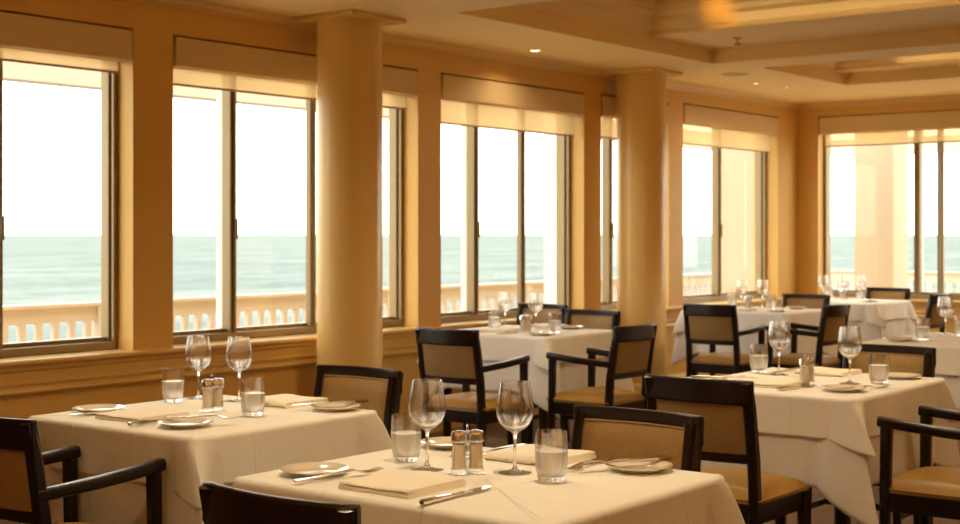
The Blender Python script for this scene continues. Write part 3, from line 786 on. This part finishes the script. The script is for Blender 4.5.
put('fork', T, -3.625, 2.78, -20, 'leaning beside the left corner plate', Z0+.002)
put('napkin', T, -3.475, 2.795, 0, 'in the near setting')
put('knife', T, -3.33, 2.76, -4, 'between near napkin and near right plate', Z0+.002)
put('plate', T, -3.215, 2.745, 0, 'above the hanging corner fold')
put('fork', T, -3.20, 2.80, -58, 'resting on the rim of the near right plate', Z0+.016)
put('tumbler', T, -3.72, 3.12, 0, 'left of the left wine glass')
put('wine', T, -3.73, 3.24, 0, 'behind the left side of the shakers')
shakers(T, -3.436, 3.045, 86)
put('wine', T, -3.58, 3.29, 0, 'behind the right side of the shakers')
put('tumbler', T, -3.245, 3.04, 0, 'in front of the right wine glass')
put('knife', T, -3.56, 3.25, 100, 'behind the shakers')
put('fork', T, -3.36, 3.25, 160, 'left of the far napkin')
put('napkin', T, -3.39, 3.325, 180, 'at the far edge by the padded chair')
put('plate', T, -3.135, 3.30, 0, 'at the right corner')
put('knife', T, -3.165, 3.31, 150, 'lying across the right corner plate', Z0+.0145)
T = 'mid'
put('tumbler', T, -5.05, 6.69, 0, 'left of the shakers')
put('wine', T, -5.07, 6.82, 0, 'at the left by the window')
shakers(T, -4.70, 6.52, 78)
put('wine', T, -4.87, 6.86, 0, 'behind the right tumbler')
put('tumbler', T, -4.585, 6.65, 0, 'right of the shakers')
put('napkin', T, -4.90, 6.52, 0, 'left of the shakers')
put('knife', T, -4.76, 6.46, 0, 'in front of the shakers')
put('plate', T, -4.54, 6.44, 0, 'at the near right corner')
put('plate', T, -4.70, 6.98, 0, 'at the far edge')
put('napkin', T, -4.88, 6.98, 0, 'at the far edge')
T = 'right'
put('plate', T, -2.59, 4.78, 0, 'at the left corner')
put('fork', T, -2.57, 4.87, -20, 'beside the left corner plate', Z0+.004)
put('knife', T, -2.53, 4.80, -52, 'lying across the left corner plate', Z0+.0165)
put('napkin', T, -2.35, 4.84, 0, 'left of the shakers')
put('knife', T, -2.225, 4.80, -8, 'in front of the shakers')
put('plate', T, -2.055, 4.82, 0, 'above the hanging corner fold')
put('fork', T, -2.03, 4.90, -40, 'behind the near corner plate')
put('tumbler', T, -2.60, 5.24, 0, 'left of the left wine glass')
put('wine', T, -2.50, 5.22, 0, 'left of the shakers')
shakers(T, -2.243, 4.92, 88)
put('wine', T, -2.137, 5.07, 0, 'right of the shakers')
put('tumbler', T, -2.05, 5.14, 0, 'right of the right wine glass')
put('napkin', T, -2.36, 5.38, 180, 'at the far side behind the wine glass')
put('knife', T, -2.53, 5.36, 175, 'at the far side left of the napkin')
put('plate', T, -2.06, 5.38, 0, 'at the far right corner')
T = 'past'
put('tumbler', T, -5.07, 9.76, 0, 'at the left')
put('wine', T, -5.01, 9.80, 0, 'left of the shakers')
put('wine', T, -4.87, 9.88, 0, 'right of the shakers')
shakers(T, -4.83, 9.56, 80)
put('tumbler', T, -4.69, 9.66, 0, 'at the right')
put('plate', T, -4.53, 9.42, 0, 'at the near right corner')
put('napkin', T, -4.82, 9.38, 0, 'along the near edge')
put('plate', T, -4.60, 9.90, 0, 'at the far edge')
T = 'end'
put('wine', T, -5.00, 11.30, 0, 'leftmost of its three')
put('wine', T, -4.95, 11.62, 0, 'in the middle of its three')
put('wine', T, -4.78, 11.58, 0, 'rightmost of its three')
put('tumbler', T, -5.06, 11.55, 0, 'at the left')
put('tumbler', T, -4.72, 11.42, 0, 'at the right')
shakers(T, -4.86, 11.38, 140)
put('plate', T, -4.58, 11.30, 0, 'near the right edge')
T = 'edge'
put('tumbler', T, -2.70, 7.38, 0, 'left of the wine glass')
put('wine', T, -2.74, 7.84, 0, 'left of the rightmost tumbler')
put('tumbler', T, -2.64, 7.80, 0, 'at the very edge of the picture')
shakers(T, -2.48, 7.45, 140)
put('plate', T, -2.78, 7.25, 0, 'at the left corner')
